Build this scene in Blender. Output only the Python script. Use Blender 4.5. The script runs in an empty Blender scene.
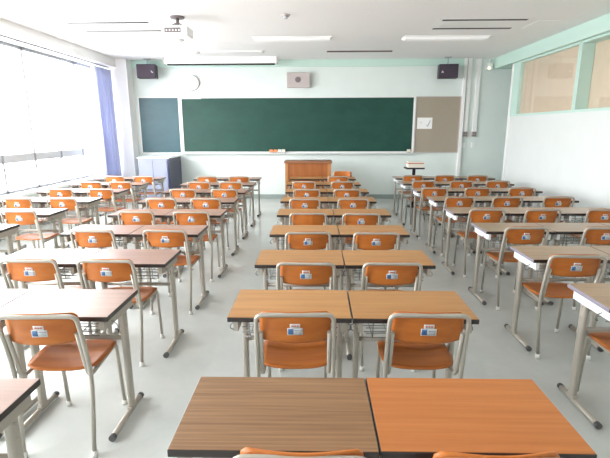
import bpy, bmesh, math, random
from mathutils import Vector, Matrix
random.seed(7)
S = bpy.context.scene
COL = S.collection
PI = math.pi

# ------------------------------------------------------------------ materials
def nt(name):
    m = bpy.data.materials.new(name); m.use_nodes = True
    n = m.node_tree.nodes; l = m.node_tree.links
    return m, n, l, n['Principled BSDF']

def plain(name, col, rough=0.5, metal=0.0, spec=0.5, noise=0.0, scale=40.0, bump=0.0):
    m, n, l, b = nt(name)
    b.inputs['Base Color'].default_value = (*col, 1)
    b.inputs['Roughness'].default_value = rough
    b.inputs['Metallic'].default_value = metal
    b.inputs['Specular IOR Level'].default_value = spec
    if noise or bump:
        tc = n.new('ShaderNodeTexCoord'); t = n.new('ShaderNodeTexNoise')
        t.inputs['Scale'].default_value = scale; t.inputs['Detail'].default_value = 4
        l.new(tc.outputs['Object'], t.inputs['Vector'])
        if noise:
            r = n.new('ShaderNodeValToRGB')
            r.color_ramp.elements[0].position = .3; r.color_ramp.elements[1].position = .7
            r.color_ramp.elements[0].color = (*[c * (1 - noise) for c in col], 1)
            r.color_ramp.elements[1].color = (*[min(1, c * (1 + noise)) for c in col], 1)
            l.new(t.outputs['Fac'], r.inputs['Fac']); l.new(r.outputs['Color'], b.inputs['Base Color'])
        if bump:
            bp = n.new('ShaderNodeBump'); bp.inputs['Strength'].default_value = bump; bp.inputs['Distance'].default_value = .002
            l.new(t.outputs['Fac'], bp.inputs['Height']); l.new(bp.outputs['Normal'], b.inputs['Normal'])
    return m

def wood(name, c1, c2, rough=.35, stretch=(1.2, 22, 22), detail=6, contrast=(.3, .7), spec=.5, hue=0.06):
    m, n, l, b = nt(name)
    tc = n.new('ShaderNodeTexCoord'); oi = n.new('ShaderNodeObjectInfo')
    mul = n.new('ShaderNodeMath'); mul.operation = 'MULTIPLY'; mul.inputs[1].default_value = 37.0
    l.new(oi.outputs['Random'], mul.inputs[0])
    add = n.new('ShaderNodeVectorMath'); add.operation = 'ADD'
    mp = n.new('ShaderNodeMapping'); mp.inputs['Scale'].default_value = stretch
    l.new(tc.outputs['Object'], mp.inputs['Vector']); l.new(mp.outputs['Vector'], add.inputs[0]); l.new(mul.outputs[0], add.inputs[1])
    t = n.new('ShaderNodeTexNoise'); t.inputs['Scale'].default_value = 1.6; t.inputs['Detail'].default_value = detail; t.inputs['Distortion'].default_value = .3
    l.new(add.outputs[0], t.inputs['Vector'])
    r = n.new('ShaderNodeValToRGB')
    r.color_ramp.elements[0].position = contrast[0]; r.color_ramp.elements[1].position = contrast[1]
    r.color_ramp.elements[0].color = (*c1, 1); r.color_ramp.elements[1].color = (*c2, 1)
    l.new(t.outputs['Fac'], r.inputs['Fac'])
    hsv = n.new('ShaderNodeHueSaturation')
    mr = n.new('ShaderNodeMapRange'); mr.inputs['To Min'].default_value = 1 - hue; mr.inputs['To Max'].default_value = 1 + hue
    l.new(oi.outputs['Random'], mr.inputs['Value']); l.new(mr.outputs[0], hsv.inputs['Value'])
    l.new(r.outputs['Color'], hsv.inputs['Color']); l.new(hsv.outputs['Color'], b.inputs['Base Color'])
    b.inputs['Roughness'].default_value = rough; b.inputs['Specular IOR Level'].default_value = spec
    return m

def emit(name, col, strength):
    m, n, l, b = nt(name)
    b.inputs['Base Color'].default_value = (*col, 1)
    b.inputs['Emission Color'].default_value = (*col, 1); b.inputs['Emission Strength'].default_value = strength
    return m

def glass(name, tint=(1, 1, 1)):
    m, n, l, b = nt(name)
    n.remove(b); out = n['Material Output']
    tr = n.new('ShaderNodeBsdfTransparent'); tr.inputs['Color'].default_value = (*tint, 1)
    gl = n.new('ShaderNodeBsdfGlossy'); gl.inputs['Roughness'].default_value = .02
    fr = n.new('ShaderNodeFresnel'); fr.inputs['IOR'].default_value = 1.45
    mx = n.new('ShaderNodeMixShader')
    ge = n.new('ShaderNodeNewGeometry'); io = n.new('ShaderNodeMix'); io.data_type = 'FLOAT'
    io.inputs[2].default_value = 1.45; io.inputs[3].default_value = 1 / 1.45   # same reflectance on both faces of the pane
    l.new(ge.outputs['Backfacing'], io.inputs[0]); l.new(io.outputs[0], fr.inputs['IOR'])
    l.new(fr.outputs[0], mx.inputs[0]); l.new(tr.outputs[0], mx.inputs[1]); l.new(gl.outputs[0], mx.inputs[2])
    l.new(mx.outputs[0], out.inputs['Surface'])
    return m

def cloth(name, col):
    m, n, l, b = nt(name)
    b.inputs['Base Color'].default_value = (*col, 1); b.inputs['Roughness'].default_value = .9
    b.inputs['Specular IOR Level'].default_value = .1
    tl = n.new('ShaderNodeBsdfTranslucent'); tl.inputs['Color'].default_value = (*col, 1)
    mx = n.new('ShaderNodeMixShader'); mx.inputs[0].default_value = .3
    l.new(b.outputs[0], mx.inputs[1]); l.new(tl.outputs[0], mx.inputs[2]); l.new(mx.outputs[0], n['Material Output'].inputs['Surface'])
    return m

def board_mat(name, c1, c2, rough):
    m, n, l, b = nt(name)
    tc = n.new('ShaderNodeTexCoord'); mp = n.new('ShaderNodeMapping'); mp.inputs['Scale'].default_value = (1.2, 1, 2.2)
    t = n.new('ShaderNodeTexNoise'); t.inputs['Scale'].default_value = 1.5; t.inputs['Detail'].default_value = 8; t.inputs['Roughness'].default_value = .65
    l.new(tc.outputs['Object'], mp.inputs[0]); l.new(mp.outputs[0], t.inputs['Vector'])
    r = n.new('ShaderNodeValToRGB'); r.color_ramp.elements[0].position = .35; r.color_ramp.elements[1].position = .75
    r.color_ramp.elements[0].color = (*c1, 1); r.color_ramp.elements[1].color = (*c2, 1)
    l.new(t.outputs['Fac'], r.inputs['Fac']); l.new(r.outputs[0], b.inputs['Base Color'])
    b.inputs['Roughness'].default_value = rough; b.inputs['Specular IOR Level'].default_value = .35
    return m

M = {}
M['wall'] = plain('wall_paint', (.71, .74, .73), .6, noise=.015, scale=3)
M['wallg'] = plain('wall_paint_mint', (.72, .79, .765), .6, noise=.015, scale=3)
M['ceil'] = plain('ceiling_board', (.88, .88, .875), .85, noise=.03, scale=90, spec=.2)
M['teal'] = plain('mint_green_paint', (.54, .72, .65), .5)
M['tealdark'] = plain('sage_green_paint', (.30, .48, .38), .5)
M['white'] = plain('white_enamel', (.86, .86, .85), .4)
M['whitew'] = plain('window_white', (.88, .89, .90), .4)
M['alum'] = plain('window_aluminium', (.30, .31, .34), .4)
M['trans'] = plain('transom_grey', (.58, .59, .61), .5)
M['tray'] = plain('tray_grey', (.60, .63, .63), .45)
M['grey'] = plain('grey_aluminium', (.42, .43, .46), .4)
M['floorbase'] = plain('grey_baseboard', (.29, .35, .335), .5)
M['steel'] = plain('grey_painted_steel', (.42, .385, .33), .32, metal=.25, spec=.5)
M['steel_lit'] = plain('window_lit_steel', (.80, .81, .82), .3)  # desk steel with the window light painted in as a paler colour
M['capw'] = plain('white_rubber', (.75, .74, .70), .6)
M['capb'] = plain('dark_rubber', (.09, .09, .09), .6)
M['edge'] = plain('dark_edge_plastic', (.030, .022, .020), .28)
M['edge_sheen'] = plain('window_sheen_edge_plastic', (.22, .20, .24), .3)  # dark edge plastic with the window's reflection put into its colour
M['wire'] = plain('wire_steel', (.20, .20, .19), .45, metal=.3)
M['orange'] = wood('orange_plywood', (.40, .108, .018), (.52, .165, .030), .38, (1.5, 14, 14), hue=.08, spec=.38)
M['top_tan'] = wood('tan_laminate', (.36, .170, .055), (.46, .235, .083), .36, spec=.38)
M['top_brown'] = wood('brown_laminate', (.19, .095, .042), (.325, .182, .090), .38, (1.3, 48, 48), 8, (.30, .70), spec=.35)
M['top_orange'] = wood('orange_laminate', (.41, .135, .034), (.50, .180, .050), .36, (1.0, 34, 34), spec=.35)
M['top_rose'] = wood('rose_laminate', (.27, .150, .105), (.35, .205, .150), .30)
M['top_beige'] = wood('beige_laminate', (.30, .195, .110), (.39, .265, .160), .28)
M['podium'] = wood('podium_wood', (.28, .082, .02), (.40, .135, .04), .35, (14, 14, 1.2))
M['podiuml'] = wood('podium_pale_wood', (.40, .165, .055), (.48, .22, .08), .35, (14, 14, 1.2))
M['podiumt'] = wood('podium_top_wood', (.25, .10, .05), (.34, .15, .07), .35)
M['board'] = board_mat('green_chalkboard', (.009, .056, .042), (.016, .078, .058), .45)
M['board_sheen'] = board_mat('window_sheen_chalkboard', (.018, .072, .092), (.028, .100, .122), .30)  # board green made lighter and bluer to carry the window's reflection
M['cork'] = plain('cork_board', (.36, .31, .245), .9, noise=.06, scale=60)
M['black'] = plain('black_plastic', (.022, .016, .026), .45)
M['mesh'] = plain('speaker_grille', (.05, .035, .055), .7, noise=.3, scale=300)
M['navy'] = plain('navy_lacquer', (.030, .032, .085), .18)
M['lav'] = plain('lavender_grey_panel', (.24, .26, .35), .45)
M['mauve'] = plain('mauve_plastic', (.50, .44, .43), .5)
M['mauved'] = plain('mauve_dark', (.18, .15, .15), .4)
M['paper'] = plain('paper', (.85, .85, .84), .8)
M['stick'] = plain('sticker_paper', (.60, .60, .60), .6)
M['ink'] = plain('blue_ink', (.30, .33, .55), .8)
M['red'] = plain('red_print', (.50, .13, .09), .6)
M['blue'] = plain('blue_print', (.06, .15, .32), .6)
M['gtext'] = plain('grey_print', (.34, .36, .40), .6)
M['era_o'] = plain('eraser_orange', (.80, .28, .12), .8)
M['era_w'] = plain('eraser_cream', (.80, .76, .66), .8)
M['dark'] = plain('vent_dark', (.02, .018, .018), .7)
M['brownd'] = plain('vent_brown', (.11, .06, .05), .6)
M['lamp'] = emit('fluorescent_diffuser', (.85, .85, .84), .06)
M['led'] = emit('sensor_lamp', (1, .95, .35), 1.5)
M['gold'] = plain('beige_blind', (.66, .54, .41), .8, noise=.03, scale=6)
M['glass'] = glass('window_glass')
M['curt'] = cloth('lavender_curtain', (.58, .61, .76))
M['lens'] = plain('lens_glass', (.01, .01, .02), .05)

m, n, l, b = nt('vinyl_floor'); M['floor'] = m
tc = n.new('ShaderNodeTexCoord'); t1 = n.new('ShaderNodeTexNoise'); t1.inputs['Scale'].default_value = 1.1; t1.inputs['Detail'].default_value = 10
t1.inputs['Roughness'].default_value = .7
l.new(tc.outputs['Object'], t1.inputs['Vector'])
r = n.new('ShaderNodeValToRGB'); r.color_ramp.elements[0].position = .3; r.color_ramp.elements[1].position = .72
r.color_ramp.elements[0].color = (.47, .495, .475, 1); r.color_ramp.elements[1].color = (.585, .61, .585, 1)
l.new(t1.outputs['Fac'], r.inputs['Fac']); l.new(r.outputs[0], b.inputs['Base Color'])
b.inputs['Roughness'].default_value = .17

# ------------------------------------------------------------------ mesh helpers
class MB:
    def __init__(s): s.bm = bmesh.new(); s.mi = 0
    def _setmat(s, faces):
        for f in faces: f.material_index = s.mi
    def box(s, c, d, bev=0.0, rot=None, seg=2):
        before = set(s.bm.faces)
        r = bmesh.ops.create_cube(s.bm, size=1)
        vs = r['verts']
        mt = Matrix.Translation(Vector(c)) @ ((rot.to_4x4() if rot else Matrix.Identity(4))) @ Matrix.Diagonal((*d, 1))
        bmesh.ops.transform(s.bm, matrix=mt, verts=vs)
        fs = {f for v in vs for f in v.link_faces}
        if bev:
            es = {e for v in vs for e in v.link_edges}
            bmesh.ops.bevel(s.bm, geom=list(es), offset=bev, segments=seg, affect='EDGES', profile=.5)
            fs = [f for f in s.bm.faces if f not in before]
        s._setmat(fs)
        return s
    def span(s, a, b, bev=0.0, seg=2):
        c = [(x + y) / 2 for x, y in zip(a, b)]; d = [abs(y - x) for x, y in zip(a, b)]
        return s.box(c, d, bev, None, seg)
    def cyl(s, a, b, r1, r2=None, n=16):
        a = Vector(a); b = Vector(b); r2 = r1 if r2 is None else r2
        q = (b - a).to_track_quat('Z', 'Y').to_matrix()
        A = [s.bm.verts.new(a + q @ Vector((r1 * math.cos(2 * PI * i / n), r1 * math.sin(2 * PI * i / n), 0))) for i in range(n)]
        B = [s.bm.verts.new(b + q @ Vector((r2 * math.cos(2 * PI * i / n), r2 * math.sin(2 * PI * i / n), 0))) for i in range(n)]
        fs = [s.bm.faces.new((A[i], A[(i + 1) % n], B[(i + 1) % n], B[i])) for i in range(n)]
        for f in fs: f.smooth = True
        fs.append(s.bm.faces.new(A[::-1])); fs.append(s.bm.faces.new(B))
        s._setmat(fs); return s
    def tube(s, pts, r, n=10, fillet=0.0, fs_=5, sx=1.0):
        P = [Vector(p) for p in pts]
        if fillet:
            Q = [P[0]]
            for i in range(1, len(P) - 1):
                u = P[i - 1] - P[i]; v = P[i + 1] - P[i]
                f = fillet[i - 1] if isinstance(fillet, (list, tuple)) else fillet
                d = min(f, u.length * .49, v.length * .49)
                if u.angle(v) > PI - .02 or f == 0: Q.append(P[i]); continue
                a = P[i] + u.normalized() * d; c = P[i] + v.normalized() * d
                for k in range(fs_ + 1):
                    t = k / fs_; Q.append(a * (1 - t) ** 2 + P[i] * 2 * t * (1 - t) + c * t * t)
            Q.append(P[-1]); P = Q
        tang = []
        for i in range(len(P)):
            a = P[max(0, i - 1)]; c = P[min(len(P) - 1, i + 1)]; tang.append((c - a).normalized())
        up = Vector((0, 0, 1)) if abs(tang[0].z) < .9 else Vector((1, 0, 0))
        nx = (up - tang[0] * up.dot(tang[0])).normalized()
        rings = []
        for i, p in enumerate(P):
            nx = (nx - tang[i] * nx.dot(tang[i])).normalized(); ny = tang[i].cross(nx)
            rings.append([s.bm.verts.new(p + (nx * math.cos(2 * PI * k / n) * sx + ny * math.sin(2 * PI * k / n)) * r) for k in range(n)])
        fs = []
        for A, B in zip(rings, rings[1:]):
            for k in range(n): fs.append(s.bm.faces.new((A[k], A[(k + 1) % n], B[(k + 1) % n], B[k])))
        for f in fs: f.smooth = True
        fs.append(s.bm.faces.new(rings[0][::-1])); fs.append(s.bm.faces.new(rings[-1]))
        s._setmat(fs); return s
    def grid(s, fn, nu, nv, thick=None, smooth=True):
        """fn(u,v)->point (top); thick(u,v)->offset vector to back."""
        T = [[s.bm.verts.new(fn(i / nu, j / nv)) for j in range(nv + 1)] for i in range(nu + 1)]
        fs = [s.bm.faces.new((T[i][j], T[i + 1][j], T[i + 1][j + 1], T[i][j + 1])) for i in range(nu) for j in range(nv)]
        if thick:
            Bk = [[s.bm.verts.new(Vector(fn(i / nu, j / nv)) + Vector(thick)) for j in range(nv + 1)] for i in range(nu + 1)]
            fs += [s.bm.faces.new((Bk[i][j + 1], Bk[i + 1][j + 1], Bk[i + 1][j], Bk[i][j])) for i in range(nu) for j in range(nv)]
            ring = [(i, 0) for i in range(nu)] + [(nu, j) for j in range(nv)] + [(i, nv) for i in range(nu, 0, -1)] + [(0, j) for j in range(nv, 0, -1)]
            for k in range(len(ring)):
                a = ring[k]; c = ring[(k + 1) % len(ring)]
                fs.append(s.bm.faces.new((T[c[0]][c[1]], T[a[0]][a[1]], Bk[a[0]][a[1]], Bk[c[0]][c[1]])))
        for f in fs: f.smooth = smooth
        s._setmat(fs); return s
    def prism(s, prof, axis, a, b):
        """prof: list of 2D points, extruded along axis ('X','Y','Z') from a to b"""
        def P(p, t):
            return {'X': (t, p[0], p[1]), 'Y': (p[0], t, p[1]), 'Z': (p[0], p[1], t)}[axis]
        A = [s.bm.verts.new(P(p, a)) for p in prof]; B = [s.bm.verts.new(P(p, b)) for p in prof]
        k = len(prof)
        fs = [s.bm.faces.new((A[i], A[(i + 1) % k], B[(i + 1) % k], B[i])) for i in range(k)]
        fs += [s.bm.faces.new(A[::-1]), s.bm.faces.new(B)]
        s._setmat(fs); return s
    def m(s, i): s.mi = i; return s
    def build(s, name, mats, parent=None):
        bmesh.ops.recalc_face_normals(s.bm, faces=s.bm.faces)
        me = bpy.data.meshes.new(name); s.bm.to_mesh(me); s.bm.free()
        for mm in (mats if isinstance(mats, (list, tuple)) else [mats]): me.materials.append(mm)
        for e in me.polygons: pass
        o = bpy.data.objects.new(name, me); COL.objects.link(o)
        if parent: o.parent = parent
        return o

def tag(o, label=None, cat=None, group=None, kind=None):
    if label: o['label'] = label
    if cat: o['category'] = cat
    if group: o['group'] = group
    if kind: o['kind'] = kind
    return o
def empty(name, loc=(0, 0, 0), rz=0):
    o = bpy.data.objects.new(name, None); COL.objects.link(o); o.location = loc; o.rotation_euler = (0, 0, rz)
    o.empty_display_size = .1
    return o
def kids(o): return [c for c in bpy.data.objects if c.parent == o]
def struct(o): o['kind'] = 'structure'; return o

# ------------------------------------------------------------------ camera (derived from the photograph)
f_px, pit, yaw, roll, H = 442.35, .222, -.022, -.0025, 1.5894
cy, sy, cp, sp, cr, sr = math.cos(yaw), math.sin(yaw), math.cos(pit), math.sin(pit), math.cos(roll), math.sin(roll)
Fw = Vector((sy * cp, cy * cp, -sp)); R0 = Vector((cy, -sy, 0)); U0 = Vector((sy * sp, cy * sp, cp))
Rv = cr * R0 + sr * U0; Uv = cr * U0 - sr * R0
cd = bpy.data.cameras.new('camera'); cam = bpy.data.objects.new('camera', cd); COL.objects.link(cam)
mw = Matrix((( Rv.x, Uv.x, -Fw.x, 0), (Rv.y, Uv.y, -Fw.y, 0), (Rv.z, Uv.z, -Fw.z, H), (0, 0, 0, 1)))
cam.matrix_world = mw
cd.sensor_width = 36; cd.sensor_fit = 'HORIZONTAL'; cd.lens = f_px / 610 * 36; cd.clip_start = .05
S.camera = cam

# ------------------------------------------------------------------ room shell
CZ = 3.08; YF = 10.3; YB = -1.8; XL = -4.6; XR = 4.0
struct(MB().span((-5.0, YB - .2, -.1), (5.3, YF + .2, 0)).build('floor', M['floor']))
struct(MB().span((-5.0, YB - .2, CZ), (5.3, YF + .2, CZ + .15)).build('ceiling', M['ceil']))
struct(MB().span((-5.0, YF, 0), (5.3, YF + .2, CZ)).build('wall_front', M['wallg']))
struct(MB().span((-5.0, YB - .2, 0), (5.3, YB, CZ)).build('wall_back', M['wall']))
# left wall: parapet under the windows, pier at the front end
WY0, WY1 = -.5, 9.95
struct(MB().span((-5.0, YB, 0), (XL, YF, .58)).span((-5.0, WY1, .58), (XL, YF, CZ)).span((-5.0, YB, .58), (XL, WY0, CZ))
       .span((-5.0, WY0, 2.90), (XL, WY1, CZ)).build('wall_left', M['wall']))
struct(MB().span((XL, YB, 2.90), (-4.3, YF, CZ)).build('trim_1', M['white']))       # beam over the windows
struct(MB().span((XL, 10.0, 0), (-4.07, YF, CZ), .004).build('trim_2', M['white']))  # pier beside the board
struct(MB().span((-5.0, WY0, .58), (-4.52, WY1, .62), .006).build('trim_3', M['whitew']))  # sill
# windows
yb = [-.5, 1.1, 2.7, 4.3, 5.9, 7.5, 9.1, 9.95]
for i, (a, c) in enumerate(zip(yb, yb[1:])):
    w = MB()
    x0, x1 = -4.80, -4.74
    for yy in (a, c): w.span((x0, yy - .018 if yy != a else yy, .62), (x1, yy if yy != a else yy + .018, 2.90))
    w.span((x0, a, .62), (x1, c, .66)).span((x0, a, 2.85), (x1, c, 2.90))
    if c - a > 1.2: w.span((x0, (a + c) / 2 - .018, .62), (x1, (a + c) / 2 + .018, 1.22))
    wf = struct(w.build('window_%d' % (i + 1), M['alum']))
    MB().span((x0 + .008, a + .018, 1.08), (x1 - .012, c - .018, 1.21)).build('transom', M['trans'], wf)
    MB().span((-4.772, a + .01, .65), (-4.768, c - .01, 2.86)).build('pane', M['glass'], wf)
# right wall with the high corridor windows
oy = [(-1.0, 1.6), (1.75, 4.35), (4.5, 7.13), (7.20, 9.15)]
wr = MB().span((XR, YB, 0), (4.22, 9.45, 1.84)).span((XR, YB, 2.88), (4.22, 9.45, CZ))
ys = [YB] + [v for p in oy for v in p] + [9.45]
for a, c in zip(ys[0::2], ys[1::2]): wr.span((XR, a, 1.84), (4.22, c, 2.88))
struct(wr.build('wall_right', M['wall']))
for i, (a, c) in enumerate(oy):
    fr = MB()
    e = .03; px_ = 4.035 if i == 3 else 4.165
    fr.span((XR - .012, a - e, 1.832), (4.18, a + .012, 2.87)).span((XR - .012, c - .012, 1.832), (4.18, c + e, 2.87))
    fr.span((XR - .012, a + .012, 1.832), (4.18, c - .012, 1.872)).span((XR - .012, a + .012, 2.83), (4.18, c - .012, 2.87))
    if i == 3: fr.span((XR - .012, c + e, 1.832), (XR + .03, 9.44, 2.87))
    wo = struct(fr.build('window_%d' % (i + 8), M['teal']))
    MB().span((px_, a + .01, 1.865), (px_ + .005, c - .01, 2.84)).build('pane', M['glass'], wo)
    MB().span((px_ + .02, a + .002, 1.85), (px_ + .045, c - .002, 2.85)).build('blind', M['gold'], wo)
struct(MB().span((3.90, YB, 2.86), (4.22, YF, CZ)).build('trim_4', M['teal']))       # beam over the corridor wall
struct(MB().span((3.972, 9.44, 0), (4.02, 9.495, 2.86), .012).build('trim_5', M['white']))  # corner post
struct(MB().span((4.22, 9.45, 0), (5.3, 9.60, CZ)).span((5.2, 9.6, 0), (5.3, YF, CZ)).build('wall_corridor', M['wallg']))
struct(MB().span((3.25, 10.22, 0), (3.315, YF, CZ), .004).build('trim_6', M['white']))
struct(MB().span((-4.07, 10.255, 2.93), (3.25, YF, CZ)).build('trim_7', M['teal']))
struct(MB().span((-4.07, 10.28, 0), (3.25, YF, .10)).build('baseboard_front', M['floorbase']))
struct(MB().span((3.985, YB, 0), (XR, 9.43, .09)).build('baseboard_right', M['floorbase']))

# ------------------------------------------------------------------ school desk
DW, DD, DZ = .605, .385, .70
def make_desk(topmat, edgemat, railmat):
    r = empty('school_desk')
    t = MB()
    t.m(1).box((0, 0, DZ - .0125), (DW, DD, .025), .004)
    if edgemat is M['edge_sheen']:                                   # window reflection coloured into the two short sides, plain dark front and back
        for f in t.bm.faces: f.material_index = 1 if abs(f.normal.x) > .5 else 2
    t.m(0).span((-DW / 2 + .003, -DD / 2 + .003, DZ - .001), (DW / 2 - .003, DD / 2 - .003, DZ + .0008))
    t.build('tabletop', [topmat, edgemat, M['edge']], r)
    ly = .07
    for sx in (-1, 1):
        x = sx * .259
        ra = MB()
        ra.prism([(-.178, DZ - .0255), (-.178, DZ - .078), (.03, DZ - .084), (.165, DZ - .084), (.165, DZ - .0255)], 'X', sx * .252, sx * .275)
        ra.build('side_rail', railmat, r)
        lg = MB().box((x, ly, .335), (.030, .052, .60), .012, None, 3)
        lg.m(0).cyl((x + sx * .013, ly, .60), (x + sx * .020, ly, .60), .007, n=8).cyl((x + sx * .013, ly, .54), (x + sx * .020, ly, .54), .007, n=8)
        lg.build('leg', M['steel'], r)
        ft = MB().tube([(x, -.175, .022), (x, .185, .022)], .0165, 12).box((x, ly, .04), (.03, .07, .02), .004).build('foot_bar', M['steel'], r)
        for yy, d in ((-.175, -1), (.185, 1)):
            MB().tube([(x, yy - .004 * d, .022), (x, yy + d * .018, .022)], .0185, 12).build('end_cap', M['capb'], ft)
        MB().tube([(x + sx * .016, -.10, DZ - .06), (x + sx * .045, -.10, DZ - .075), (x + sx * .05, -.10, DZ - .10), (x + sx * .03, -.10, DZ - .105)], .003, 6, .012, 3).build('bag_hook', M['wire'], r)
    MB().tube([(-.258, ly, .465), (.258, ly, .465)], .013, 10).build('crossbar', M['steel'], r)
    w = MB()
    for k in range(6):
        x = -.2 + .08 * k
        w.tube([(x, -.165, DZ - .03), (x, -.16, DZ - .115), (x, .12, DZ - .125), (x, .12, DZ - .03)], .0025, 5, .015, 2)
    for (yy, zz) in ((-.165, -.06), (-.163, -.09), (-.15, -.118), (-.08, -.121), (0, -.124), (.08, -.126), (.12, -.09), (.12, -.06)):
        w.tube([(-.235, yy, DZ + zz), (.235, yy, DZ + zz)], .0025, 5)
    w.build('wire_basket', M['wire'], r)
    return r

# ------------------------------------------------------------------ school chair (faces +Y)
def panel(u, v):
    # backrest: u across, v up ; rounded lower/upper corners come from narrowing
    hw = .167 - .018 * (abs(2 * v - 1) ** 8)
    x = (2 * u - 1) * hw
    z = .612 + .161 * v - .008 * (abs(2 * u - 1) ** 3) * (1 if v > .5 else -1)
    y = -.205 - .035 * (1 - (x / .168) ** 2) - .091 * (z - .62)
    return (x, y, z)
def seatf(u, v):
    a, b_ = 2 * u - 1, 2 * v - 1
    x = .185 * a * math.sqrt(1 - .30 * b_ ** 4 * 0.55); y = .030 + .165 * b_ * math.sqrt(1 - .34 * a ** 4)
    z = .440 - .016 * (1 - a * a) * (1 - (b_ + .2) ** 2 * .5) - .022 * max(0, b_ - .55) ** 1.5 * 2
    return (x, y + .0, z)
def make_chair(sticker=True):
    r = empty('school_chair')
    p = [(-.172, -.225, .012), (-.184, -.178, .42), (-.181, -.236, .69), (-.178, -.251, .759),
         (.178, -.251, .759), (.181, -.236, .69), (.184, -.178, .42), (.172, -.225, .012)]
    bf = MB().tube(p, .0108, 12, [.12, .04, .068, .068, .04, .12], 6).build('back_frame', M['steel'], r)
    for sx in (-1, 1): MB().cyl((sx * .172, -.2255, 0), (sx * .173, -.222, .032), .0165, .0155, 12).build('foot_cap', M['capw'], bf)
    for sx in (-1, 1):
        q = [(sx * .161, -.226, .664), (sx * .163, -.165, .402), (sx * .160, .175, .412), (sx * .163, .205, .012)]
        sf = MB().tube(q, .0105, 12, [.05, .05], 6)
        sf.tube([(sx * .163, -.165, .44), (sx * .184, -.180, .44)], .008, 8)
        so = sf.build('side_frame', M['steel'], r)
        MB().cyl((sx * .163, .205, 0), (sx * .163, .2025, .032), .0150, .0140, 12).build('foot_cap', M['capw'], so)
    MB().grid(seatf, 12, 14, (0, 0, -.011)).build('seat', M['orange'], r)
    for yy, zz in ((.10, .408), (-.02, .404)): MB().tube([(-.160, yy, zz), (.160, yy, zz)], .009, 8).build('seat_bar', M['steel'], r)
    bo = MB().grid(panel, 16, 10, (0, .011, 0)).build('backrest', M['orange'], r)
    if sticker:
        s = MB()
        def patch(x0, x1, z0, z1, o):
            def g(u, v):
                x = x0 + (x1 - x0) * u; z = z0 + (z1 - z0) * v
                return (x, -.205 - .035 * (1 - (x / .168) ** 2) - .091 * (z - .62) - .0012 - o, z)
            s.grid(g, 4, 2, (0, .0008, 0))
        s.m(0); patch(-.036, .036, .656, .692, 0); patch(-.024, .024, .691, .714, 0)
        s.m(1); patch(-.017, -.006, .699, .707, .0006); patch(-.004, .006, .699, .707, .0006); patch(.008, .017, .699, .707, .0006)
        s.m(2); patch(-.033, -.007, .660, .688, .0006)
        s.m(3); patch(-.002, .032, .678, .684, .0006); patch(-.002, .028, .670, .674, .0006); patch(-.002, .030, .662, .666, .0006)
        s.build('sticker', [M['stick'], M['red'], M['blue'], M['gtext']], bo)['label'] = 'white asset sticker with red and blue print'
    return r

KID = {}
def dup(root, loc, rz):
    r = root.copy(); COL.objects.link(r); r.location = loc; r.rotation_euler = (0, 0, rz)
    if root not in KID: KID[root] = [(c, kids(c)) for c in kids(root)]
    for ch, sub in KID[root]:
        c = ch.copy(); COL.objects.link(c); c.parent = r
        for g in sub:
            d = g.copy(); COL.objects.link(d); d.parent = c
    return r

used = set()
def place(proto, loc, rz, label, cat, group):
    if proto in used: o = dup(proto, loc, rz)
    else:
        used.add(proto); KID[proto] = [(c, kids(c)) for c in kids(proto)]
        o = proto; o.location = loc; o.rotation_euler = (0, 0, rz)
    return tag(o, label, cat, group)

desk_tan = make_desk(M['top_tan'], M['edge'], M['steel'])
desk_brown = make_desk(M['top_brown'], M['edge'], M['steel'])
desk_orange = make_desk(M['top_orange'], M['edge'], M['steel'])
desk_rose = make_desk(M['top_rose'], M['edge'], M['steel'])
desk_beige = make_desk(M['top_beige'], M['edge_sheen'], M['steel_lit'])
chair_p = make_chair(); chair_n = make_chair(False)

Y1, ST = 1.138, .8666
EX = {1: -.055, 2: -.019, 3: -.034, 4: -.018, 5: .004, 6: .047, 7: .027, 8: .032, 9: .014}
ROW = {9: 'front row', 8: 'second row from the blackboard', 7: 'third row from the blackboard', 6: 'fourth row from the blackboard',
       5: 'fifth row from the blackboard', 4: 'sixth row from the blackboard', 3: 'seventh row from the blackboard',
       2: 'eighth row from the blackboard', 1: 'backmost row'}
BLK = {'C': 'column facing the lectern', 'L': 'second column from windows', 'W': 'column along the windows', 'R': 'column beside the corridor wall'}
SEAT = {'C': ['window-side', 'wall-side'], 'L': ['window-side', 'aisle-side'], 'W': ['window-side', 'aisle-side'], 'R': ['aisle-side', 'middle', 'wall-side']}
X0 = {'C': -.4176, 'L': -2.221, 'W': -4.066, 'R': 1.506}
DYB = {'C': 0, 'L': -.027, 'W': 0.0, 'R': .116}
DX = {'C': {1: -.003, 2: -.006, 3: .013, 4: .026, 5: .015, 6: -.015, 7: -.01, 8: -.04, 9: -.04},
      'R': {2: -.015, 3: .016, 4: .016, 5: -.009, 6: .007, 7: -.016, 8: -.045, 9: -.015},
      'L': {1: .004, 3: -.005, 4: -.006, 5: .012}, 'W': {}}
DESKS = {'C': {k: [0, 1] for k in range(1, 10)}, 'L': {**{k: [0, 1] for k in range(2, 10)}, 1: [1]},
         'W': {**{k: [0, 1] for k in range(5, 10)}, 4: [1]}, 'R': {**{k: [0, 1, 2] for k in range(4, 10)}, 3: [0, 1], 2: [0]}}
def near(blk, k): return Y1 + ST * (k - 1) + DYB[blk] + (EX[k] if blk == 'C' else 0)
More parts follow.
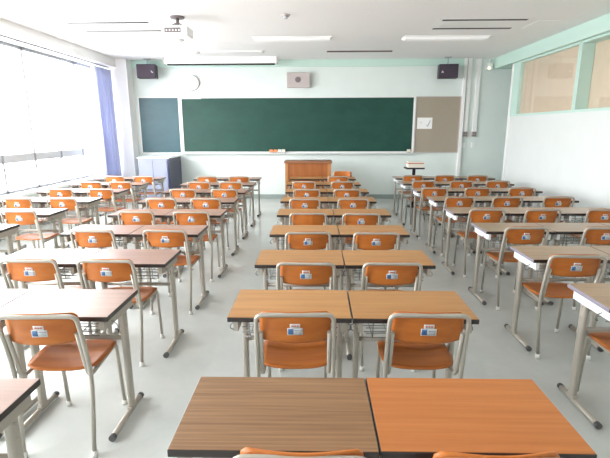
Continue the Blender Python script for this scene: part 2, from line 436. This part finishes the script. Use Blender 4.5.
for blk in 'CLWR':
    for k, seats in DESKS[blk].items():
        for s in seats:
            x = X0[blk] + DX[blk].get(k, 0) + .304 + .608 * s + random.uniform(-.0008, .0008)
            y = near(blk, k) + DD / 2 + random.uniform(-.004, .004)
            if (blk, k) == ('L', 1): y -= .055
            pr = {'C': desk_tan, 'L': desk_rose, 'W': desk_rose, 'R': desk_beige}[blk]
            ad = {'C': 'tan-topped', 'L': 'rosy-brown-topped', 'W': 'sunlit brown-topped', 'R': 'beige-topped'}[blk]
            lab = '%s steel desk, %s of %s, %s' % (ad, SEAT[blk][s], BLK[blk], ROW[k])
            if blk == 'C' and k == 1:
                pr = (desk_brown, desk_orange)[s]
                lab = ('dark brown streaky wood-grain desk beside the orange one, backmost row', 'smooth reddish orange wood-top desk beside the brown one, backmost row')[s]
            place(pr, (x, y, 0), random.uniform(-.004, .004), lab, 'desk', 'pupil desks')

CH = {('C', 2): [-.094, .530], ('C', 3): [-.049, .497], ('C', 4): [-.059, .508], ('C', 5): [-.067, .475], ('C', 6): [-.123, .476], ('C', 7): [-.115, .458],
      ('C', 8): [-.165, .443], ('C', 9): [None, .421], ('C', 1): [-.032, .478],
      ('L', 9): [-1.93, -1.352], ('L', 8): [-1.86, -1.342], ('L', 7): [-1.866, -1.277], ('L', 6): [-1.882, -1.333], ('L', 5): [-1.847, -1.268],
      ('L', 4): [-1.863, -1.254], ('L', 3): [-1.865, -1.354], ('L', 2): [None, -1.276],
      ('W', 9): [-3.631, -3.099], ('W', 8): [-3.642, -3.149], ('W', 7): [-3.658, -3.064], ('W', 6): [-3.692, -3.129], ('W', 5): [None, -3.095],
      ('R', 9): [1.787, 2.359, 2.946], ('R', 8): [1.769, 2.389, 2.971], ('R', 7): [1.726, 2.334, 2.97], ('R', 6): [1.805, 2.382, 3.026],
      ('R', 5): [1.817, 2.386, 3.045], ('R', 4): [1.822, 2.501, None], ('R', 3): [1.765, None, None], ('R', 2): [1.76, None, None]}
CYO = {('C', 1): .14, ('C', 2): .15, ('C', 3): .09, ('C', 4): .05, ('C', 5): 0.0, ('C', 6): .04, ('C', 7): .05, ('C', 8): .13, ('C', 9): .07}
CRZ = {('C', 2, 1): -.01, ('C', 2, 0): .02, ('L', 2, 1): .045, ('R', 3, 0): -.04}
for (blk, k), xs in CH.items():
    for s, x in enumerate(xs):
        if x is None: continue
        y = near(blk, k) + CYO.get((blk, k), .12 if blk != 'R' else .13) + random.uniform(-.01, .01)
        rz = CRZ.get((blk, k, s), random.uniform(-.03, .03))
        lab = 'orange plywood chair, %s desk of %s, %s' % (SEAT[blk][s], BLK[blk], ROW[k])
        pr = chair_n if (blk, k, s) == ('C', 5, 0) else chair_p
        if pr is chair_n: lab = 'orange plywood chair without sticker, window-side of column facing the lectern'
        place(pr, (x, y, 0), rz, lab, 'chair', 'pupil chairs')
place(chair_n, (.55, 8.60, 0), PI, 'orange plywood chair turned to face the desks, beside the wooden lectern', 'chair', 'pupil chairs')

# ------------------------------------------------------------------ boards on the front wall
def board(name, label, x0, x1, z0, z1, mat, cat, framemat, fw, group=None):
    r = tag(empty(name, ((x0 + x1) / 2, YF, z0)), label, cat, group)
    w, h = (x1 - x0) / 2, z1 - z0
    MB().span((-w + fw * .6, -.030, fw * .6), (w - fw * .6, -.004, h - fw * .6)).build('board_surface', mat, r)
    fh = min(fw, .022)
    MB().span((-w, -.042, 0), (-w + fw, 0, h)).span((w - fw, -.042, 0), (w, 0, h)).span((-w + fw, -.042, 0), (w - fw, 0, fh)).span((-w + fw, -.042, h - fh), (w - fw, 0, h)).build('frame', framemat, r)
    return r
bb = board('blackboard', 'long dark green blackboard across the front wall', -3.04, 2.245, 1.065, 2.295, M['board'], 'blackboard', M['white'], .045)
MB().span((-2.64, -.12, -.03), (2.64, 0, 0), .004).build('chalk_tray', M['tray'], bb)
board('blackboard', 'narrow green blackboard panel, bluish window sheen in its colour, beside the curtain end', -3.99, -3.045, 1.05, 2.305, M['board_sheen'], 'blackboard', M['white'], .03)
board('pinboard', 'beige cork pinboard at the end of the long blackboard', 2.25, 3.245, 1.06, 2.29, M['cork'], 'pinboard', M['mauve'], .018)
pp = MB().span((2.30, YF - .034, 1.59), (2.635, YF - .031, 1.835))
pp.m(1).tube([(2.50, YF - .0345, 1.68), (2.53, YF - .0345, 1.64), (2.59, YF - .0345, 1.77)], .006, 6).tube([(2.37, YF - .0345, 1.74), (2.40, YF - .0345, 1.72)], .004, 6)
tag(pp.build('notice_paper', [M['paper'], M['ink']]), 'white sheet with blue pen strokes pinned to the corkboard', 'paper')
tag(MB().span((-2.98, YF - .052, 2.255), (-2.55, YF - .043, 2.30), .003).build('magnet_strip', M['white']), 'white strip on the top corner of the long blackboard', 'magnet')
for i, (x, mt, lb) in enumerate(((-.99, 'era_o', 'orange chalk eraser on the tray, first from the windows'), (-.895, 'era_o', 'orange chalk eraser on the tray, beside the cream erasers'),
                                 (-.80, 'era_w', 'cream chalk eraser on the tray, beside the orange erasers'), (-.71, 'era_w', 'cream chalk eraser on the tray, last toward the lectern'), (2.13, 'era_w', 'cream eraser alone at the pinboard end of the tray'))):
    e = empty('chalk_eraser', (x, YF - .080, 1.0655)); tag(e, lb, 'eraser', 'erasers on the chalk tray')
    MB().box((0, 0, .042), (.08, .05, .062), .006).build('grip', M[mt], e)
    MB().box((0, 0, .0065), (.082, .052, .011), .002).build('felt_pad', M['gtext'], e)

# clock
c = tag(empty('wall_clock', (-2.735, YF, 2.60)), 'round white wall clock above the long blackboard', 'clock')
MB().cyl((0, 0, 0), (0, -.045, 0), .165, .158, 40).build('case', M['mauve'], c)
MB().cyl((0, -.045, 0), (0, -.0475, 0), .150, .150, 40).build('dial', M['paper'], c)
hm = MB()
for k in range(12):
    a = k * PI / 6; hm.box((.125 * math.sin(a), -.0478, .125 * math.cos(a)), (.006, .001, .02), 0, Matrix.Rotation(a, 3, 'Y'))
hm.build('hour_marks', M['gtext'], c)
MB().box((-.035, -.049, -.008), (.075, .002, .008), 0, Matrix.Rotation(-.2, 3, 'Y')).box((.03, -.050, .012), (.09, .002, .006), 0, Matrix.Rotation(-.35, 3, 'Y')).build('hands', M['gtext'], c)
# wall speaker box
c = tag(empty('intercom_speaker', (-.362, YF, 2.485)), 'square mauve-grey speaker box over the middle of the blackboard', 'speaker')
MB().span((-.255, -.13, 0), (.255, 0, .315), .012).build('housing', M['mauve'], c)
MB().cyl((-.01, -.13, .165), (-.01, -.142, .165), .062, .055, 28).build('dial', M['mauved'], c)
# pair of black loudspeakers
def loudspeaker(x, z, rz, label, mark):
    c = tag(empty('loudspeaker', (x, 10.02, z), rz), label, 'speaker', 'loudspeakers beside the ceiling')
    MB().span((-.20, -.10, 0), (.20, .12, .285), .012).build('cabinet', M['black'], c)
    MB().span((-.185, -.106, .015), (.185, -.099, .27), .003).build('grille', M['mesh'], c)
    MB().box((mark * .12, -.108, .13), (.05, .002, .012), 0, Matrix.Rotation(.9, 3, 'Y')).box((mark * .135, -.108, .118), (.03, .002, .012)).build('badge', M['paper'], c)
    MB().span((-.06, .115, .10), (.06, .16, .26)).tube([(0, .05, .28), (0, .05, CZ - z)], .012, 8).span((-.07, -.0, CZ - z - .012), (.07, .11, CZ - z)).build('bracket', M['grey'], c)
loudspeaker(-3.63, 2.67, .10, 'black loudspeaker over the narrow blackboard panel', 1)
loudspeaker(2.84, 2.64, -.10, 'black loudspeaker over the cork pinboard', -1)
# conduits and switches
for x, lb in ((3.385, 'white cable duct and switch plates beside the pinboard pier'), (3.585, 'white cable duct and switch plates nearer the corner post')):
    c = tag(empty('cable_duct', (x, YF, 1.2)), lb, 'duct', 'switch ducts')
    MB().span((-.045, -.045, .33), (.045, 0, CZ - 1.2), .004).build('channel', M['white'], c)
    sw = MB().span((-.055, -.05, .21), (.055, 0, .33), .004).build('switch_plate', M['mauve'], c)
    MB().span((-.040, -.055, .225), (-.004, -.049, .265)).span((.004, -.055, .225), (.040, -.049, .265)).span((-.040, -.055, .275), (-.004, -.049, .315)).span((.004, -.055, .275), (.040, -.049, .315)).build('rocker', M['mauved'], sw)
    MB().span((-.035, -.03, -.03), (.035, 0, .08), .004).build('outlet_plate', M['whitew'], c)
c = tag(empty('sensor', (3.80, YF, 2.84)), 'small white sensor with yellow lamp high on the front wall', 'sensor')
MB().span((-.06, -.10, 0), (.06, 0, .13), .02).tube([(0, -.03, .12), (0, -.03, .23)], .012, 8).build('housing', M['white'], c)
MB().cyl((-.02, -.10, .03), (-.02, -.112, .03), .022, .018, 14).build('lamp', M['led'], c)

# ------------------------------------------------------------------ lectern, cabinet, stand
c = tag(empty('lectern', (-.137, 9.42, 0)), 'wide orange-brown wooden lectern in front of the blackboard', 'lectern')
MB().span((-.405, -.20, .06), (.405, -.175, .90)).build('front_panel', M['podium'], c)
for sx in (-1, 1): MB().span((sx * .44 - .035, -.215, 0), (sx * .44 + .035, .25, .90), .004).build('side_panel', M['podiuml'], c)
MB().span((-.495, -.235, .90), (.495, .27, .945), .006).build('top', M['podiumt'], c)
MB().span((-.405, -.19, .0), (.405, -.15, .06)).build('plinth', M['podiumt'], c)
MB().span((-.405, -.175, .45), (.405, .22, .475)).build('shelf', M['podiuml'], c)

c = tag(empty('cabinet', (-3.43, 9.85, 0)), 'pale lavender cabinet with dark navy end panel under the narrow blackboard', 'cabinet')
MB().span((-.33, -.42, .05), (.30, .40, .985)).build('body', M['lav'], c)
MB().span((.30, -.43, 0), (.335, .42, .985), .004).build('end_panel', M['navy'], c)
MB().span((-.345, -.44, .985), (.345, .42, 1.01), .004).build('top', M['whitew'], c)
for a in (-.32, -.012):
    d = MB().span((a, -.437, .08), (a + .30, -.42, .95), .003).build('door', M['lav'], c)
    MB().tube([(a + (.27 if a < -.1 else .03), -.437, .45), (a + (.27 if a < -.1 else .03), -.46, .46), (a + (.27 if a < -.1 else .03), -.46, .56), (a + (.27 if a < -.1 else .03), -.437, .57)], .005, 6).build('handle', M['grey'], d)

c = tag(empty('stand', (2.045, 9.2, 0)), 'dark metal pedestal stand beside the cork pinboard', 'stand')
MB().span((-.185, -.15, .790), (.185, .15, .820), .004).build('tray', M['black'], c)
MB().cyl((0, 0, .03), (0, 0, .80), .033, .033, 16).build('pole', M['black'], c)
MB().cyl((0, 0, 0), (0, 0, .03), .14, .12, 24).build('base', M['black'], c)
c = tag(empty('box', (2.055, 9.2, .820)), 'white carton with red band lying on the dark stand', 'box')
MB().span((-.155, -.12, 0), (.155, .12, .078), .004).span((-.15, -.115, .094), (.15, .115, .112), .003).build('carton', M['era_w'], c)
MB().span((-.157, -.122, .078), (.157, .122, .094)).build('band', M['red'], c)

# ------------------------------------------------------------------ curtain
def curt(u, v):
    y = 9.20 + .74 * u
    return (-4.455 + (.065 + .015 * (1 - v)) * math.sin(u * 2 * PI * 5.5) + .018 * math.sin(u * 2 * PI * 2.3 + 1), y + .02 * math.sin(u * 40 + v * 3) * (1 - v), .42 + 2.42 * v)
c = tag(empty('curtain', (0, 0, 0)), 'lavender blue curtain gathered at the front end of the windows', 'curtain')
MB().grid(curt, 130, 14, (.004, 0, 0)).build('fabric', M['curt'], c)
tag(MB().span((-4.49, WY0, 2.878), (-4.43, WY1, 2.90)).build('curtain_rail', M['alum']), 'grey curtain rail running along above the windows', 'rail')

# ------------------------------------------------------------------ ceiling fittings
for x0, x1, lb in ((-3.55, -2.25, 'white fluorescent ceiling lamp nearest the windows'), (-1.03, .27, 'white fluorescent ceiling lamp in line with the lectern'), (1.47, 2.87, 'white fluorescent ceiling lamp nearest the corridor wall')):
    c = tag(empty('ceiling_lamp', ((x0 + x1) / 2, 7.93, CZ)), lb, 'lamp', 'fluorescent ceiling lamps'); w = (x1 - x0) / 2
    MB().span((-w, -.15, -.018), (w, .15, 0), .003).build('housing', M['white'], c)
    MB().prism([(-.13, -.018), (-.09, -.040), (.09, -.040), (.13, -.018)], 'X', -w + .02, w - .02).build('diffuser', M['lamp'], c)
for x0, x1, lb in ((-3.62, -2.30, 'flush white air conditioner panel near the projector'), (1.72, 3.04, 'flush white air conditioner panel on the corridor side of ceiling')):
    c = tag(empty('air_conditioner', ((x0 + x1) / 2, 7.01, CZ - .001)), lb, 'air conditioner', 'ceiling air conditioners'); w = (x1 - x0) / 2
    MB().span((-w, -.36, -.003), (w, .36, 0)).build('panel', M['ceil'], c)
    for yy in (-.27, .27): MB().span((-w + .07, yy - .035, -.006), (w - .07, yy + .035, -.002)).build('air_slot', M['dark'], c)
    MB().span((-w + .12, -.18, -.0055), (w - .5, .18, -.002)).build('grille', M['white'], c)
tag(MB().span((.236, 9.20, CZ - .015), (1.51, 9.28, CZ)).build('ceiling_slot', M['brownd']), 'thin dark brown slot vent in ceiling before the blackboard', 'vent')
c = tag(empty('access_hatch', (3.45, 7.05, CZ)), 'square access hatch in ceiling beside the green beam', 'hatch')
MB().span((-.28, -.22, -.003), (.28, .22, 0)).build('panel', M['ceil'], c)
MB().span((-.30, -.24, -.004), (.30, -.22, 0)).span((-.30, .22, -.004), (.30, .24, 0)).span((-.30, -.22, -.004), (-.28, .22, 0)).span((.28, -.22, -.004), (.30, .22, 0)).build('frame', M['white'], c)
c = tag(empty('smoke_detector', (-.39, 6.38, CZ)), 'small round detector in the middle of ceiling', 'detector')
MB().cyl((0, 0, -.02), (0, 0, 0), .05, .06, 20).build('base', M['mauve'], c)
MB().cyl((0, 0, -.05), (0, 0, -.02), .025, .04, 16).build('sensor_head', M['grey'], c)
c = tag(empty('ceiling_rail', (-1.645, 9.15, CZ)), 'slim white rail on ceiling before the projection screen', 'rail')
MB().span((-.63, -.02, -.02), (.63, .02, 0)).build('bar', M['white'], c)
for x in (-.63, .63): MB().cyl((x, 0, -.04), (x, 0, 0), .03, .035, 14).build('end_mount', M['mauve'], c)
c = tag(empty('projection_screen', (-2.0, 9.9, CZ)), 'long white roller screen case under ceiling over the blackboard', 'screen')
MB().span((-1.20, -.07, -.135), (1.20, .07, 0), .006).build('case', M['white'], c)
MB().span((-1.13, -.062, -.158), (1.15, .03, -.134)).build('screen_slot', M['dark'], c)
for x in (-1.2, 1.2): MB().span((x - .012, -.075, -.14), (x + .012, .075, 0), .003).build('end_cap', M['mauve'], c)
# projector
c = tag(empty('projector', (-1.87, 6.45, CZ)), 'white projector hanging from ceiling over the second column', 'projector')
MB().cyl((0, 0, -.02), (0, 0, 0), .09, .10, 20).cyl((0, 0, -.10), (0, 0, -.02), .022, n=12).tube([(-.10, -.05, -.135), (0, 0, -.07), (.10, -.05, -.135)], .008, 6).tube([(-.10, .08, -.135), (0, 0, -.07), (.10, .08, -.135)], .008, 6).build('mount', M['mauved'], c)
MB().span((-.165, -.15, -.255), (.17, .16, -.135), .018, 3).build('body', M['whitew'], c)
MB().span((-.14, -.153, -.225), (.08, -.148, -.165)).build('port_panel', M['mauved'], c)
for k in range(5): MB().cyl((-.11 + .042 * k, -.156, -.197), (-.11 + .042 * k, -.15, -.197), .011, n=10).build('port', M['whitew'], c)
MB().cyl((.09, .15, -.195), (.09, .185, -.195), .042, .038, 20).build('lens', M['lens'], c)

# ------------------------------------------------------------------ light
w = bpy.data.worlds.new('sky'); S.world = w; w.use_nodes = True
wn, wl = w.node_tree.nodes, w.node_tree.links
bg = wn['Background']; bg.inputs['Strength'].default_value = 4.0
tc = wn.new('ShaderNodeTexCoord'); sx_ = wn.new('ShaderNodeSeparateXYZ'); mr = wn.new('ShaderNodeMapRange'); cr_ = wn.new('ShaderNodeValToRGB')
wl.new(tc.outputs['Generated'], sx_.inputs[0]); wl.new(sx_.outputs['Z'], mr.inputs['Value']); mr.inputs['From Min'].default_value = -.25; mr.inputs['From Max'].default_value = .25
cr_.color_ramp.elements[0].color = (.48, .485, .49, 1); cr_.color_ramp.elements[1].color = (.96, .98, 1.0, 1)   # bright ground below an overcast sky
wl.new(mr.outputs[0], cr_.inputs[0]); wl.new(cr_.outputs[0], bg.inputs['Color'])
for i, (a, c2) in enumerate(((WY0, 4.5), (4.5, WY1))):
    ld = bpy.data.lights.new('window_portal', 'AREA'); ld.shape = 'RECTANGLE'; ld.size = c2 - a; ld.size_y = 2.28
    ld.cycles.is_portal = True
    lo = bpy.data.objects.new('window_portal', ld); COL.objects.link(lo)
    lo.location = (-4.86, (a + c2) / 2, 1.76); lo.rotation_euler = (PI / 2, 0, -PI / 2)
S.view_settings.view_transform = 'Standard'; S.view_settings.look = 'None'; S.view_settings.gamma = 1; S.view_settings.use_curve_mapping = False
S.view_settings.exposure = 2.38
S.cycles.use_denoising = True
S.cycles.max_bounces = 10; S.cycles.diffuse_bounces = 6; S.cycles.transparent_max_bounces = 12
